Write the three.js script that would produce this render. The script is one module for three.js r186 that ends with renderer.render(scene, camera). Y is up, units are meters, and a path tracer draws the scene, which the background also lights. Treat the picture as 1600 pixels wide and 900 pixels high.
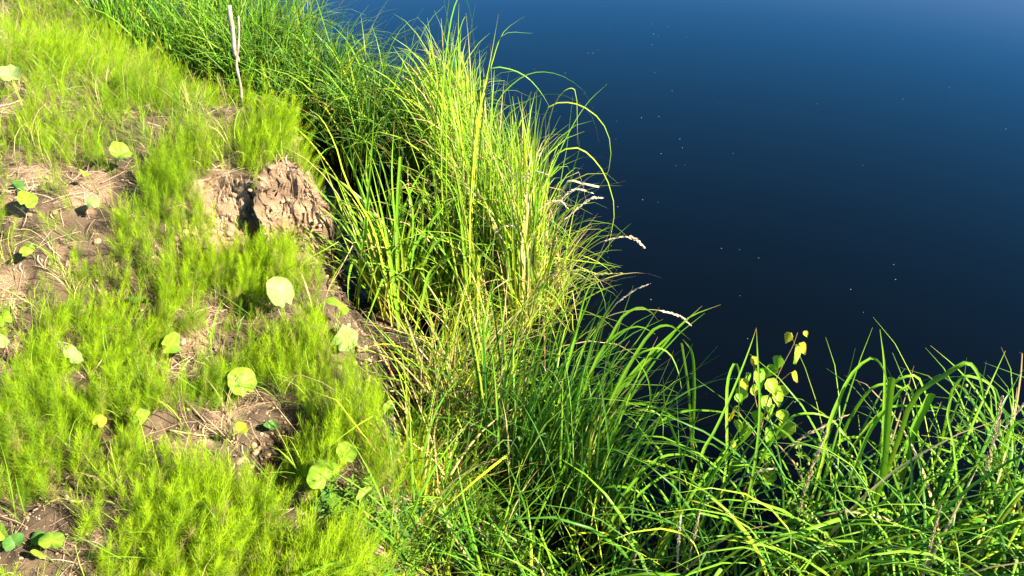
import * as THREE from 'three';
import { mergeGeometries } from 'three/addons/utils/BufferGeometryUtils.js';

// ---------------------------------------------------------------- camera, sky, sun, exposure
const scene = new THREE.Scene();
const PITCH = 38, FOV = 38, EYE = 2.5;
const camera = new THREE.PerspectiveCamera(FOV, 16 / 9, 0.05, 400);
camera.position.set(0, EYE, 0);
camera.rotation.set(-PITCH * Math.PI / 180, 0, 0);
scene.add(camera);

const SUN_EL = 37 * Math.PI / 180, SUN_AZ = 24 * Math.PI / 180;   // from the right, a little behind the viewer
const sunDir = new THREE.Vector3(Math.cos(SUN_EL) * Math.cos(SUN_AZ), Math.sin(SUN_EL), Math.cos(SUN_EL) * Math.sin(SUN_AZ));
{
  const clamp0 = (q) => Math.min(0.13, Math.max(0, q)), W = 128, H = 128, d = new Float32Array(W * H * 4);
  for (let j = 0; j < H; j++) {
    const el = ((j + 0.5) / H - 0.5) * Math.PI, s = Math.sin(el);
    let c;
    if (s >= 0) {
      const f = (1 - s) ** 3, g = Math.min(f, 0.36) + 0.12 * Math.max(0, f - 0.36);
      c = [0.008 + 0.062 * g + 0.82 * clamp0(f - 0.3), 0.018 + 0.475 * g + 0.35 * clamp0(f - 0.3), 0.036 + 1.2 * g];
    } else { const k = Math.min(1, -s * 12); c = [0.10 * (1 - k) + 0.02 * k, 0.25 * (1 - k) + 0.03 * k, 0.5 * (1 - k) + 0.02 * k]; }
    for (let i = 0; i < W; i++) { const o = (j * W + i) * 4; d[o] = c[0]; d[o + 1] = c[1]; d[o + 2] = c[2]; d[o + 3] = 1; }
  }
  const sky = new THREE.DataTexture(d, W, H, THREE.RGBAFormat, THREE.FloatType);
  sky.mapping = THREE.EquirectangularReflectionMapping; sky.magFilter = THREE.LinearFilter; sky.minFilter = THREE.LinearFilter;
  sky.colorSpace = THREE.LinearSRGBColorSpace; sky.needsUpdate = true;
  scene.background = sky; scene.environment = sky;
}
const sun = new THREE.DirectionalLight(new THREE.Color(1, 0.91, 0.68), 5);
sun.position.copy(sunDir).multiplyScalar(20).add(new THREE.Vector3(0, 0, -3));
sun.target.position.set(0, 0, -3);
sun.castShadow = true;
Object.assign(sun.shadow.camera, { left: -7, right: 7, top: 7, bottom: -7, near: 1, far: 50 });
sun.shadow.mapSize.set(4096, 4096);
scene.add(sun, sun.target);

const renderer = new THREE.WebGLRenderer({ antialias: true });
renderer.toneMapping = THREE.LinearToneMapping;
renderer.toneMappingExposure = 5.2;
renderer.shadowMap.enabled = true;

// ---------------------------------------------------------------- helpers
const V = (x, y, z) => new THREE.Vector3(x, y, z);
const RND = (seed) => { let a = seed >>> 0; return () => { a = (a + 0x6D2B79F5) | 0; let t = Math.imul(a ^ (a >>> 15), 1 | a); t = (t + Math.imul(t ^ (t >>> 7), 61 | t)) ^ t; return ((t ^ (t >>> 14)) >>> 0) / 4294967296; }; };
const clamp = (x, a = 0, b = 1) => Math.min(b, Math.max(a, x));
const smooth = (a, b, x) => { const t = clamp((x - a) / (b - a)); return t * t * (3 - 2 * t); };
const mix = (a, b, t) => a + (b - a) * t;
const mixc = (a, b, t) => [mix(a[0], b[0], t), mix(a[1], b[1], t), mix(a[2], b[2], t)];
const hash3 = (x, y, z) => { let h = Math.imul(x, 374761393) + Math.imul(y, 668265263) + Math.imul(z, 1274126177); h = Math.imul(h ^ (h >>> 13), 1274126177); h ^= h >>> 16; return (h >>> 0) / 4294967296; };
function noise3(x, y, z) {
  const xi = Math.floor(x), yi = Math.floor(y), zi = Math.floor(z);
  let u = x - xi, v = y - yi, w = z - zi; u = u * u * (3 - 2 * u); v = v * v * (3 - 2 * v); w = w * w * (3 - 2 * w);
  const n = (a, b, c) => hash3(xi + a, yi + b, zi + c);
  return mix(mix(mix(n(0, 0, 0), n(1, 0, 0), u), mix(n(0, 1, 0), n(1, 1, 0), u), v), mix(mix(n(0, 0, 1), n(1, 0, 1), u), mix(n(0, 1, 1), n(1, 1, 1), u), v), w) * 2 - 1;
}
const fbm = (x, y, z, o = 4) => { let s = 0, a = 0.5, f = 1; for (let i = 0; i < o; i++) { s += a * noise3(x * f, y * f, z * f + i * 7.3); a *= 0.5; f *= 2.03; } return s; };

const used = new Map();
function numbered(n) { const k = used.get(n) || 0; used.set(n, k + 1); return k ? `${n}_${String(k).padStart(3, '0')}` : n; }
function tag(o, label, category, group, kind) { if (label) o.userData.label = label; if (category) o.userData.category = category; if (group) o.userData.group = group; if (kind) o.userData.kind = kind; return o; }
function thing(name, label, category, p = V(0, 0, 0), group) { const o = new THREE.Group(); o.name = numbered(name); o.position.copy(p); scene.add(o); return tag(o, label, category, group); }
function mesh(name, geo, mat, parent) { const m = new THREE.Mesh(geo, mat); m.name = parent === scene ? numbered(name) : name; m.castShadow = m.receiveShadow = true; parent.add(m); return m; }

// pixel of the 1600 x 900 photograph -> ray, used to find where things stand
const TP = Math.tan(FOV / 2 * Math.PI / 180), cp = Math.cos(PITCH * Math.PI / 180), sp = Math.sin(PITCH * Math.PI / 180);
function ray(px, py) { const u = (px - 800) / 450 * TP, v = (450 - py) / 450 * TP; return V(u, -sp + v * cp, -cp - v * sp); }
function onY(px, py, y = 0) { const d = ray(px, py), t = (y - EYE) / d.y; return V(d.x * t, y, d.z * t); }

// ---------------------------------------------------------------- the bank as a height field
const U_EDGE = [[-420, -60], [-60, 20], [90, 60], [220, 112], [340, 150], [430, 180], [486, 215], [502, 243], [488, 262], [446, 262], [415, 272], [398, 292], [372, 282], [330, 285], [285, 305], [215, 322], [120, 318], [40, 335], [-100, 350], [-400, 400]].map(([x, y]) => { const p = onY(x, y, 0.72); return [p.x, p.z]; });
U_EDGE[0] = [-9, -13]; U_EDGE.push([-7, -3.2], [-12, -6]);
const L_EDGE = [[-40, 10], [330, 170], [460, 235], [497, 262], [500, 330], [520, 405], [560, 470], [565, 540], [620, 650], [650, 720], [640, 800], [590, 960]].map(([x, y]) => { const p = onY(x, y, 0.36); return [p.x, p.z]; });
L_EDGE[0] = [-9.3, -13.4]; L_EDGE.push([0.3, 0.0], [3.5, 1.6], [3, 5], [-12, 5], [-14, -13]);
const S_EDGE = [[-60, -40], [200, 110], [330, 150], [430, 205], [490, 290], [530, 400], [600, 470], [680, 520], [720, 590], [760, 660], [790, 740], [850, 860], [950, 960]].map(([x, y]) => { const p = onY(x, y, 0.0); return [p.x, p.z]; });
S_EDGE[0] = [-9, -14.5]; S_EDGE.push([1.2, -0.7], [4, 0.4], [6, 5], [-13, 5], [-15, -14]);
function sd(poly, x, z) {           // positive inside
  let d = 1e9, inside = false;
  for (let i = 0, j = poly.length - 1; i < poly.length; j = i++) {
    const [ax, az] = poly[j], [bx, bz] = poly[i], ex = bx - ax, ez = bz - az, wx = x - ax, wz = z - az;
    const t = clamp((wx * ex + wz * ez) / (ex * ex + ez * ez)), qx = wx - ex * t, qz = wz - ez * t;
    d = Math.min(d, qx * qx + qz * qz);
    if ((az > z) !== (bz > z) && x < ax + (z - az) / (bz - az) * ex) inside = !inside;
  }
  return inside ? Math.sqrt(d) : -Math.sqrt(d);
}
const HOLLOWS = [];   // [x, z, r, depth]
function hRaw(x, z) {
  const n1 = fbm(x * 2.2, 0, z * 2.2, 3), n2 = fbm(x * 9, 3, z * 9, 3), n3 = fbm(x * 34, 5, z * 34, 2);
  const s = sd(S_EDGE, x, z) + n1 * 0.06, l = sd(L_EDGE, x, z) + n1 * 0.05 + n2 * 0.03, u = sd(U_EDGE, x, z) + n1 * 0.03 + n2 * 0.012;
  let h = -0.4 + 0.46 * smooth(-0.4, 0.16, s);
  h += 0.31 * smooth(-0.1, 0.13, l) + 0.03 * smooth(0.2, 1.6, l);
  const w = mix(0.62, 0.06, smooth(-1.5, -1.12, x + 0.12 * n1));
  h += 0.36 * smooth(-0.55 * w, 0.45 * w, u) + 0.08 * smooth(0.1, 1.4, u);
  for (const [hx, hz, r, d] of HOLLOWS) { const q = Math.hypot(x - hx, z - hz) / r; if (q < 1) h -= d * (1 - q * q) ** 2; }
  h += n1 * 0.09 * smooth(-0.1, 0.4, l) + n2 * 0.035 * smooth(-0.3, 0.1, s) + n3 * 0.012;
  return h;
}
for (const [px, py, r, d] of [[455, 700, 0.22, 0.14], [410, 745, 0.2, 0.08], [250, 555, 0.13, 0.06], [175, 490, 0.14, 0.06], [100, 720, 0.22, 0.06], [585, 540, 0.2, 0.1]]) { const p = onY(px, py, 0.38); HOLLOWS.push([p.x, p.z, r, d]); }
const GX0 = -4.2, GZ0 = -7.2, GS = 0.0165, GNX = 372, GNZ = 462;
const grid = new Float32Array(GNX * GNZ);
for (let j = 0; j < GNZ; j++) for (let i = 0; i < GNX; i++) grid[j * GNX + i] = hRaw(GX0 + i * GS, GZ0 + j * GS);
function H(x, z) {
  const fx = (x - GX0) / GS, fz = (z - GZ0) / GS, i = Math.floor(fx), j = Math.floor(fz);
  if (i < 0 || j < 0 || i >= GNX - 1 || j >= GNZ - 1) return hRaw(x, z);
  const a = fx - i, b = fz - j, g = (p, q) => grid[(j + q) * GNX + i + p];
  return mix(mix(g(0, 0), g(1, 0), a), mix(g(0, 1), g(1, 1), a), b);
}
function onGround(px, py) { const d = ray(px, py); for (let t = 0.9; t < 12; t += 0.012) { const x = d.x * t, y = EYE + d.y * t, z = d.z * t; if (y <= H(x, z)) return V(x, H(x, z), z); } return onY(px, py, 0); }
const slope = (x, z) => { const e = 0.02; return Math.hypot(H(x + e, z) - H(x - e, z), H(x, z + e) - H(x, z - e)) / (2 * e); };

const SHADE_LITTER = [[80, 790, 130, 90], [110, 705, 50, 45], [450, 665, 80, 50], [400, 745, 50, 60], [185, 495, 50, 40], [290, 665, 50, 30], [250, 560, 40, 30], [580, 520, 60, 110], [615, 640, 60, 90], [545, 430, 30, 50], [15, 210, 40, 30], [205, 215, 40, 30], [520, 770, 70, 50], [400, 330, 18, 34]].map(([x, y, rx, ry]) => { const a = onGround(x, y), b = onGround(x + rx, y), c = onGround(x, Math.min(1000, y + ry)); return [a.x, a.z, Math.abs(b.x - a.x), Math.max(0.05, Math.abs(c.z - a.z))]; });  // dark litter and damp soil, with the shade of the hollows painted in
const shadeLitterAt = (x, z) => { let m = 0; for (const [bx, bz, rx, rz] of SHADE_LITTER) m = Math.max(m, smooth(1.3, 0.5, ((x - bx) / rx) ** 2 + ((z - bz) / rz) ** 2 + 0.8 * fbm(x * 7, 61, z * 7, 3))); return m; };

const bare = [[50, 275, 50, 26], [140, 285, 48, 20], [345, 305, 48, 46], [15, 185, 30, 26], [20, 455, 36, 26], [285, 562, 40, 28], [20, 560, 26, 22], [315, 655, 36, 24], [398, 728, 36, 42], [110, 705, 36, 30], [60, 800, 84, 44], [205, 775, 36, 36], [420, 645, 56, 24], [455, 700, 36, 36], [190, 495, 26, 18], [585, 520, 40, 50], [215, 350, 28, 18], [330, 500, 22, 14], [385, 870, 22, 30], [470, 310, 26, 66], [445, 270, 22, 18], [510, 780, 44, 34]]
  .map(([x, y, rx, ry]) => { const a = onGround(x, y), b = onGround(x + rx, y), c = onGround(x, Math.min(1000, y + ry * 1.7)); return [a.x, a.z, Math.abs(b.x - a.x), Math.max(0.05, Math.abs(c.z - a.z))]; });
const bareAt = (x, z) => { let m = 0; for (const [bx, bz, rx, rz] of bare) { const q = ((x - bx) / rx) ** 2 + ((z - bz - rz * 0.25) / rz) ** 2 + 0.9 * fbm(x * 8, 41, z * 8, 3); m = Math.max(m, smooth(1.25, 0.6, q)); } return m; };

// soil textures, tile of 0.8 m
const TS = 1024;
const soilC = new Uint8Array(TS * TS * 4), soilB = new Uint8Array(TS * TS * 4);
{
  const tn = (x, y, p, seed) => { const xi = Math.floor(x), yi = Math.floor(y); let u = x - xi, v = y - yi; u = u * u * (3 - 2 * u); v = v * v * (3 - 2 * v); const h = (a, b) => hash3(((xi + a) % p + p) % p, ((yi + b) % p + p) % p, seed); return mix(mix(h(0, 0), h(1, 0), u), mix(h(0, 1), h(1, 1), u), v); };
  const hgt = new Float32Array(TS * TS);
  for (let y = 0; y < TS; y++) for (let x = 0; x < TS; x++) {
    let s = 0, a = 0.5, p = 8; for (let o = 0; o < 6; o++) { s += a * tn(x / TS * p, y / TS * p, p, o); a *= 0.6; p *= 2; }
    hgt[y * TS + x] = s / 1.2;
  }
  const rs = RND(77);                                       // fine dead fibres pressed in the soil
  const fib = new Float32Array(TS * TS);
  for (let k = 0; k < 5200; k++) {
    let x = rs() * TS, y = rs() * TS, a = rs() * 6.28; const L = 14 + rs() * 60, b = 0.25 + rs() * 0.75, cu = (rs() - 0.5) * 0.05;
    for (let s = 0; s < L; s++) { const i = ((y | 0) & (TS - 1)) * TS + ((x | 0) & (TS - 1)); fib[i] = Math.max(fib[i], b); const i2 = (((y | 0) + 1) & (TS - 1)) * TS + ((x | 0) & (TS - 1)); fib[i2] = Math.max(fib[i2], b * 0.6); x += Math.cos(a); y += Math.sin(a); a += cu; }
  }
  for (let i = 0; i < TS * TS; i++) {
    const h = hgt[i], f = fib[i]; let v = 0.5 + 0.75 * (h - 0.5);
    const c = mixc([v, v * 0.99, v * 0.97], [0.95, 0.9, 0.8], f * 0.55);
    soilC[i * 4] = clamp(c[0]) * 255; soilC[i * 4 + 1] = clamp(c[1]) * 255; soilC[i * 4 + 2] = clamp(c[2]) * 255; soilC[i * 4 + 3] = 255;
    const bb = clamp(h * 0.85 + f * 0.15) * 255; soilB[i * 4] = soilB[i * 4 + 1] = soilB[i * 4 + 2] = bb; soilB[i * 4 + 3] = 255;
  }
}
function dtex(a) { const t = new THREE.DataTexture(a, TS, TS); t.wrapS = t.wrapT = THREE.RepeatWrapping; t.magFilter = THREE.LinearFilter; t.minFilter = THREE.LinearMipmapLinearFilter; t.repeat.set(1 / 0.8, 1 / 0.8); t.needsUpdate = true; return t; }
const mSoil = new THREE.MeshStandardMaterial({ map: dtex(soilC), bumpMap: dtex(soilB), bumpScale: 0.022, roughness: 0.95, vertexColors: true });
{
  const xs = [], zs = [];
  for (let x = -16; x < GX0 - 0.3; x += 0.4) xs.push(x);
  const fine = (list, from, n, a, b) => { for (let v = from, end = from + (n - 0.5) * GS; v < end; v += v > a && v < b ? 0.0045 : GS) list.push(v); };
  fine(xs, GX0, GNX, -1.45, -0.72);
  for (let x = xs[xs.length - 1] + 0.15; x < 8; x += 0.3) xs.push(x);
  for (let z = -16; z < GZ0 - 0.3; z += 0.4) zs.push(z);
  fine(zs, GZ0, GNZ, -3.55, -2.72);
  for (let z = zs[zs.length - 1] + 0.1; z < 6; z += 0.25) zs.push(z);
  const nx = xs.length, nz = zs.length, pos = new Float32Array(nx * nz * 3), uv = new Float32Array(nx * nz * 2), col = new Float32Array(nx * nz * 3), idx = [];
  for (let j = 0; j < nz; j++) for (let i = 0; i < nx; i++) {
    const x = xs[i], z = zs[j], inFine = x > -1.45 && x < -0.72 && z > -3.55 && z < -2.72, y = inFine ? hRaw(x, z) : H(x, z), k = j * nx + i, st = slope(x, z), cr = smooth(0.6, 2.0, st) * 0.055;
    pos[k * 3] = x + cr * (fbm(x * 21, y * 24, z * 21, 5) - 0.7 * Math.max(0, 0.18 - Math.abs(fbm(x * 9, y * 7 + 3, z * 9, 2)))); pos[k * 3 + 1] = y + cr * 0.5 * fbm(x * 26, y * 26 + 9, z * 26, 3); pos[k * 3 + 2] = z + cr * (fbm(x * 21 + 40, y * 24, z * 21, 5) - 0.9 * Math.max(0, 0.2 - Math.abs(fbm(x * 8 + 5, y * 6, z * 8, 2))));
    uv[k * 2] = x + 0.45 * z; uv[k * 2 + 1] = z * 0.9 - y * 1.1;
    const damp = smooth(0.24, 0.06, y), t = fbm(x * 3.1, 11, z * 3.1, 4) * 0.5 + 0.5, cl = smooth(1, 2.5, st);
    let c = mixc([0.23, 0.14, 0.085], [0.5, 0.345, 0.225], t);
    c = mixc(c, [0.075, 0.048, 0.03], Math.max(shadeLitterAt(x, z) * (0.7 + 0.3 * t), 0.6 * (1 - bareAt(x, z)) ** 3 * smooth(0.35, 0.6, 1 - t * 0.6))); c = mixc(c, [0.46, 0.295, 0.19], cl * 0.85 * (1 - 0.8 * shadeLitterAt(x, z))); c = mixc(c, [0.05, 0.033, 0.02], damp);  // soil under dense growth darkened: litter, plus painted shade between the tufts
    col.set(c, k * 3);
  }
  for (let j = 0; j < nz - 1; j++) for (let i = 0; i < nx - 1; i++) { const a = j * nx + i, b = a + 1, c = a + nx, d = c + 1; idx.push(a, c, b, b, c, d); }
  const g = new THREE.BufferGeometry();
  g.setAttribute('position', new THREE.BufferAttribute(pos, 3)); g.setAttribute('uv', new THREE.BufferAttribute(uv, 2)); g.setAttribute('color', new THREE.BufferAttribute(col, 3));
  g.setIndex(idx); g.computeVertexNormals();
  tag(mesh('ground', g, mSoil, scene), 'eroded earth bank with bare soil patches and a crumbling edge', 'ground', null, 'structure');
}

// ---------------------------------------------------------------- water
{
  const g = new THREE.PlaneGeometry(240, 240); g.rotateX(-Math.PI / 2);
  const m = new THREE.MeshPhysicalMaterial({ color: new THREE.Color(0.0006, 0.0010, 0.0017), roughness: 0.03, ior: 1.333 });
  const w = mesh('water', g, m, scene); w.position.set(40, 0, -60);
  tag(w, 'still dark blue water reflecting a clear sky', 'water', null, 'structure');
}

// ---------------------------------------------------------------- ribbons (blades of sedge and grass)
class MB {
  constructor() { this.p = []; this.c = []; this.i = []; }
  ribbon(pts, side, width, col, fold = 0.22) {           // pts: Vector3[], side(k): Vector3, width(t), col(t)
    const n = pts.length, b = this.p.length / 3, T = V(), S = V(), N = V();
    for (let k = 0; k < n; k++) {
      const t = k / (n - 1), P = pts[k], w = width(t) / 2;
      T.copy(pts[Math.min(n - 1, k + 1)]).sub(pts[Math.max(0, k - 1)]).normalize();
      S.copy(side(k)); S.addScaledVector(T, -S.dot(T)).normalize(); N.crossVectors(T, S);
      const c0 = col(t), c = [c0[0] * 0.88, c0[1] * 0.92, c0[2] * 0.9], cm = [c0[0] * 1.35, c0[1] * 1.25, c0[2] * 1.5];
      this.p.push(P.x - S.x * w + N.x * w * fold, P.y - S.y * w + N.y * w * fold, P.z - S.z * w + N.z * w * fold,
        P.x - N.x * w * fold, P.y - N.y * w * fold, P.z - N.z * w * fold,
        P.x + S.x * w + N.x * w * fold, P.y + S.y * w + N.y * w * fold, P.z + S.z * w + N.z * w * fold);
      this.c.push(...c, ...cm, ...c);
      if (k) { const a = b + (k - 1) * 3, d = b + k * 3; this.i.push(a, a + 1, d, a + 1, d + 1, d, a + 1, a + 2, d + 1, a + 2, d + 2, d + 1); }
    }
  }
  tube(pts, r, col, sides = 5) {
    const n = pts.length, b = this.p.length / 3, T = V(), S = V(), N = V();
    for (let k = 0; k < n; k++) {
      const t = k / (n - 1), P = pts[k], R = r(t), c = col(t);
      T.copy(pts[Math.min(n - 1, k + 1)]).sub(pts[Math.max(0, k - 1)]).normalize();
      S.set(0.31, 0.2, 0.93).addScaledVector(T, -(0.31 * T.x + 0.2 * T.y + 0.93 * T.z)).normalize(); N.crossVectors(T, S);
      for (let q = 0; q < sides; q++) { const a = q / sides * 6.2832, ca = Math.cos(a) * R, sa = Math.sin(a) * R; this.p.push(P.x + S.x * ca + N.x * sa, P.y + S.y * ca + N.y * sa, P.z + S.z * ca + N.z * sa); this.c.push(...c); }
      if (k) for (let q = 0; q < sides; q++) { const q2 = (q + 1) % sides, a = b + (k - 1) * sides, d = b + k * sides; this.i.push(a + q, a + q2, d + q, a + q2, d + q2, d + q); }
    }
    const e = this.p.length / 3; this.p.push(pts[n - 1].x, pts[n - 1].y, pts[n - 1].z); this.c.push(...col(1));
    for (let q = 0; q < sides; q++) this.i.push(b + (n - 1) * sides + q, b + (n - 1) * sides + (q + 1) % sides, e);
  }
  geo() {
    const g = new THREE.BufferGeometry();
    g.setAttribute('position', new THREE.Float32BufferAttribute(this.p, 3)); g.setAttribute('color', new THREE.Float32BufferAttribute(this.c, 3));
    g.setIndex(this.i); g.computeVertexNormals(); return g;
  }
  build(name, mat, parent) { return mesh(name, this.geo(), mat, parent); }
}
const leafMat = (o) => new THREE.MeshPhysicalMaterial({ vertexColors: true, side: THREE.DoubleSide, roughness: 0.88, transmission: 0.34, thickness: 0, clearcoat: 0.2, clearcoatRoughness: 0.25, ior: 1.4, specularIntensity: 0.35, ...o });
const mBlade = leafMat({});
const mDry = leafMat({ transmission: 0.15, clearcoat: 0.15 });
const mHorse = leafMat({ transmission: 0.52, clearcoat: 0, specularIntensity: 0.15 });
const mLeaf = leafMat({ transmission: 0.42, clearcoat: 0.3, clearcoatRoughness: 0.4 });
const mWood = new THREE.MeshStandardMaterial({ vertexColors: true, roughness: 0.8 });

// palettes (linear base colours): [base, middle, tip]
const GREEN = [[0.19, 0.24, 0.01], [0.1, 0.25, 0.006], [0.135, 0.28, 0.008]];
const DEEP = [[0.07, 0.13, 0.008], [0.034, 0.13, 0.006], [0.05, 0.16, 0.007]];
const YELLOW = [[0.44, 0.4, 0.05], [0.28, 0.36, 0.014], [0.18, 0.31, 0.01]];
const STRAW = [[0.42, 0.33, 0.12], [0.44, 0.37, 0.13], [0.36, 0.27, 0.12]];
const RUST = [[0.26, 0.13, 0.05], [0.3, 0.15, 0.06], [0.25, 0.11, 0.05]];
function ramp(P, t, b, tip) { let c = t < 0.45 ? mixc(P[0], P[1], t / 0.45) : mixc(P[1], P[2], (t - 0.45) / 0.55); c = [c[0] * b, c[1] * b, c[2] * b]; return tip && t > 0.9 ? mixc(c, [0.25, 0.14, 0.05], (t - 0.9) * 9) : c; }
function growBlade(mb, R, p, o) {   // o: az, tilt, len, width, droop, kink, pal, seg
  const seg = o.seg || 9, pts = [p.clone()]; let az = o.az, th = o.tilt; const ds = o.len / seg, q = p.clone(), drift = (R() - 0.5) * 0.9;
  const kinkAt = o.kink ? 0.45 + R() * 0.4 : 9; let kinked = false;
  for (let k = 1; k <= seg; k++) {
    const s = k / seg; if (s > kinkAt && !kinked) { th += 0.9 + R() * 1.3; kinked = true; }
    const a = Math.min(2.95, th + o.droop * s ** 2.7), az2 = az + drift * s * s;
    q.add(V(Math.sin(a) * Math.cos(az2) * ds, Math.cos(a) * ds, Math.sin(a) * Math.sin(az2) * ds)); if (q.y < 0.012) q.y = 0.012; pts.push(q.clone());
  }
  const tw0 = (R() - 0.5) * 1.6, tw1 = (R() - 0.5) * 2.2, b = 0.65 + R() * 0.6, tip = R() < 0.12;
  const side = (k) => { const a = az + Math.PI / 2 + tw0 + tw1 * k / seg; return V(Math.cos(a), 0.12, Math.sin(a)); };
  mb.ribbon(pts, side, (t) => o.width * (0.55 + 0.45 * Math.min(1, t * 3)) * Math.max(0.06, 1 - t ** 2.6), (t) => ramp(o.pal, t, b, tip));
}
function pick(R, list) { let r = R(); for (const [w, v] of list) { if ((r -= w) <= 0) return v; } return list[0][1]; }
function plantSpot(R, e, ground) {   // a random root point of an ellipse of the photograph
  for (;;) { const a = R() * 2 - 1, b = R() * 2 - 1; if (a * a + b * b > 1) continue; const px = e[0] + a * e[2], py = e[1] + b * e[3]; const p = ground ? onGround(px, py) : onY(px, py, 0); p.y = Math.max(H(p.x, p.z), -0.12) - 0.01; return p; }
}
function sedge(label, spots, o, parts = 24, name = 'sedge_clump', category = 'sedge', group = 'sedge clumps along the waterline') {
  const R = RND(o.seed), c = onY(spots[0][0], spots[0][1], 0), t = thing(name, label, category, c.clone(), group), off = c;
  const all = new MB(); let total = 0; const sub = (p) => p.sub(off);
  for (const s of spots) for (let k = 0; k < s[4]; k++, total++) {
    const p = plantSpot(R, s, o.ground), spread = o.az ?? 0;
    const g = { az: R() < (o.bias ?? 0) ? spread + (R() - 0.5) * 1.5 : R() * 6.2832, tilt: mix(o.tilt[0], o.tilt[1], R()), len: mix(o.len[0], o.len[1], R() ** 0.8), width: mix(o.width[0], o.width[1], R()), droop: mix(o.droop[0], o.droop[1], R() ** 1.7), kink: R() < (o.kink ?? 0.08), pal: pick(R, o.pal) };
    const single = total % Math.max(1, Math.floor(o.every ?? 12)) === 0 && parts > 0;
    const mb = single ? new MB() : all; if (single) parts--;
    growBlade(mb, R, sub(p), g);
    if (single) mb.build('blade', g.pal === STRAW || g.pal === RUST ? mDry : mBlade, t);
  }
  tag(all.build('blades', mBlade, t), null, null, null, 'stuff');
  t.userData.root = undefined; delete t.userData.root;
  return t;
}
function traced(t, R, z0, px, o = {}) {   // a single blade along the curve seen in the photograph, standing in an upright plane of its own
  const yaw = o.yaw ?? (R() - 0.5) * 0.5, n = V(Math.sin(yaw), 0, Math.cos(yaw)), first = ray(px[0][0], px[0][1]);
  const o0 = V(0, EYE, 0), t0 = z0 / first.z, P0 = o0.clone().addScaledVector(first, t0), pts = [];
  for (const [x, y] of px) { const d = ray(x, y), k = P0.clone().sub(o0).dot(n) / d.dot(n); pts.push(o0.clone().addScaledVector(d, k)); }
  const hb = Math.max(H(P0.x, P0.z), -0.05), low = pts[0], dir = pts[0].clone().sub(pts[1]).normalize();
  if (low.y > hb + 0.04) { const L = low.y - hb, f = low.clone().addScaledVector(dir, L * 0.6); f.y = hb; f.x = mix(f.x, low.x, 0.5); f.z = mix(f.z, low.z, 0.5); const m = low.clone().lerp(f, 0.5); m.addScaledVector(dir, 0.02); pts.unshift(f, m); }
  const curve = new THREE.CatmullRomCurve3(pts, false, 'centripetal'), seg = o.seg || 18, q = curve.getPoints(seg).map((p) => p.sub(t.position));
  const tw = (o.twist ?? 0.5 + R() * 0.6) * (R() < 0.5 ? -1 : 1), tw1 = (R() - 0.5) * 1.0, b = o.b ?? 0.85 + R() * 0.5, w = (o.w ?? 0.009 + R() * 0.004) * 1.2, tip = R() < 0.5, T = V();
  const side = (k) => { T.copy(q[Math.min(seg, k + 1)]).sub(q[Math.max(0, k - 1)]).normalize(); return V(0, EYE, 0).sub(q[k]).sub(t.position).cross(T).normalize().applyAxisAngle(T, (tw + tw1 * k / seg) * 0.75); };
  const mb = new MB();
  mb.ribbon(q, side, (s) => w * (0.65 + 0.35 * Math.min(1, s * 3)) * (o.blunt ? 1 : Math.max(0.08, 1 - s ** 3)), (s) => ramp(o.pal || GREEN, s, b, tip && !o.blunt));
  return mb.build('blade', o.pal === STRAW || o.pal === RUST ? mDry : mBlade, t);
}

// ---- the clumps, far ones first
sedge('dark green sedge thicket behind the stick at the far end of the bank', [[300, 112, 130, 28, 520], [170, 62, 100, 22, 300], [400, 140, 50, 34, 380], [80, 5, 90, 20, 160], [330, 50, 170, 24, 420]], { seed: 11, tilt: [0.02, 0.5], len: [0.5, 0.95], width: [0.006, 0.013], droop: [0.2, 2.0], az: 0.4, bias: 0.35, pal: [[0.3, DEEP], [0.58, GREEN], [0.1, YELLOW], [0.02, STRAW]], every: 20 }, 30);
sedge('dense dark green sedge leaning over towards the water at top centre', [[440, 135, 55, 45, 480], [515, 180, 45, 40, 420], [590, 222, 45, 34, 420], [560, 260, 40, 30, 120], [645, 260, 34, 40, 240]], { seed: 12, tilt: [0.15, 0.75], len: [0.5, 0.95], width: [0.006, 0.012], droop: [0.5, 2.0], az: 0.75, bias: 0.7, pal: [[0.3, DEEP], [0.56, GREEN], [0.11, YELLOW], [0.03, RUST]], every: 30 }, 40);
const tall = sedge('tall yellow green sedge stand lit by sun at the water edge', [[712, 275, 36, 70, 280], [758, 390, 40, 80, 330], [815, 450, 34, 75, 430], [735, 450, 45, 80, 180]], { seed: 13, tilt: [0.0, 0.15], len: [0.5, 1.0], width: [0.007, 0.0155], droop: [0.1, 2.6], az: -2.0, bias: 0.6, pal: [[0.32, GREEN], [0.55, YELLOW], [0.13, STRAW]], every: 24, kink: 0.1 }, 50);
const mid = sedge('broad bladed sedge clump standing beside the crumbling soil edge', [[612, 485, 34, 34, 90], [650, 470, 40, 40, 90]], { seed: 14, tilt: [0.02, 0.45], len: [0.4, 0.95], width: [0.009, 0.017], droop: [0.1, 1.7], pal: [[0.6, GREEN], [0.32, YELLOW], [0.08, STRAW]], every: 5, kink: 0.15 }, 36);
const front = sedge('dark green sedge clump in front of the yellow stand, arching right', [[835, 770, 60, 50, 130], [915, 820, 45, 40, 80], [780, 720, 40, 70, 60], [1010, 910, 60, 40, 22]], { seed: 15, tilt: [0.0, 0.24], len: [0.5, 1.0], width: [0.007, 0.013], droop: [0.03, 2.0], az: 0.0, bias: 0.6, pal: [[0.42, DEEP], [0.42, GREEN], [0.12, YELLOW], [0.04, STRAW]], every: 6 }, 50);
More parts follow.
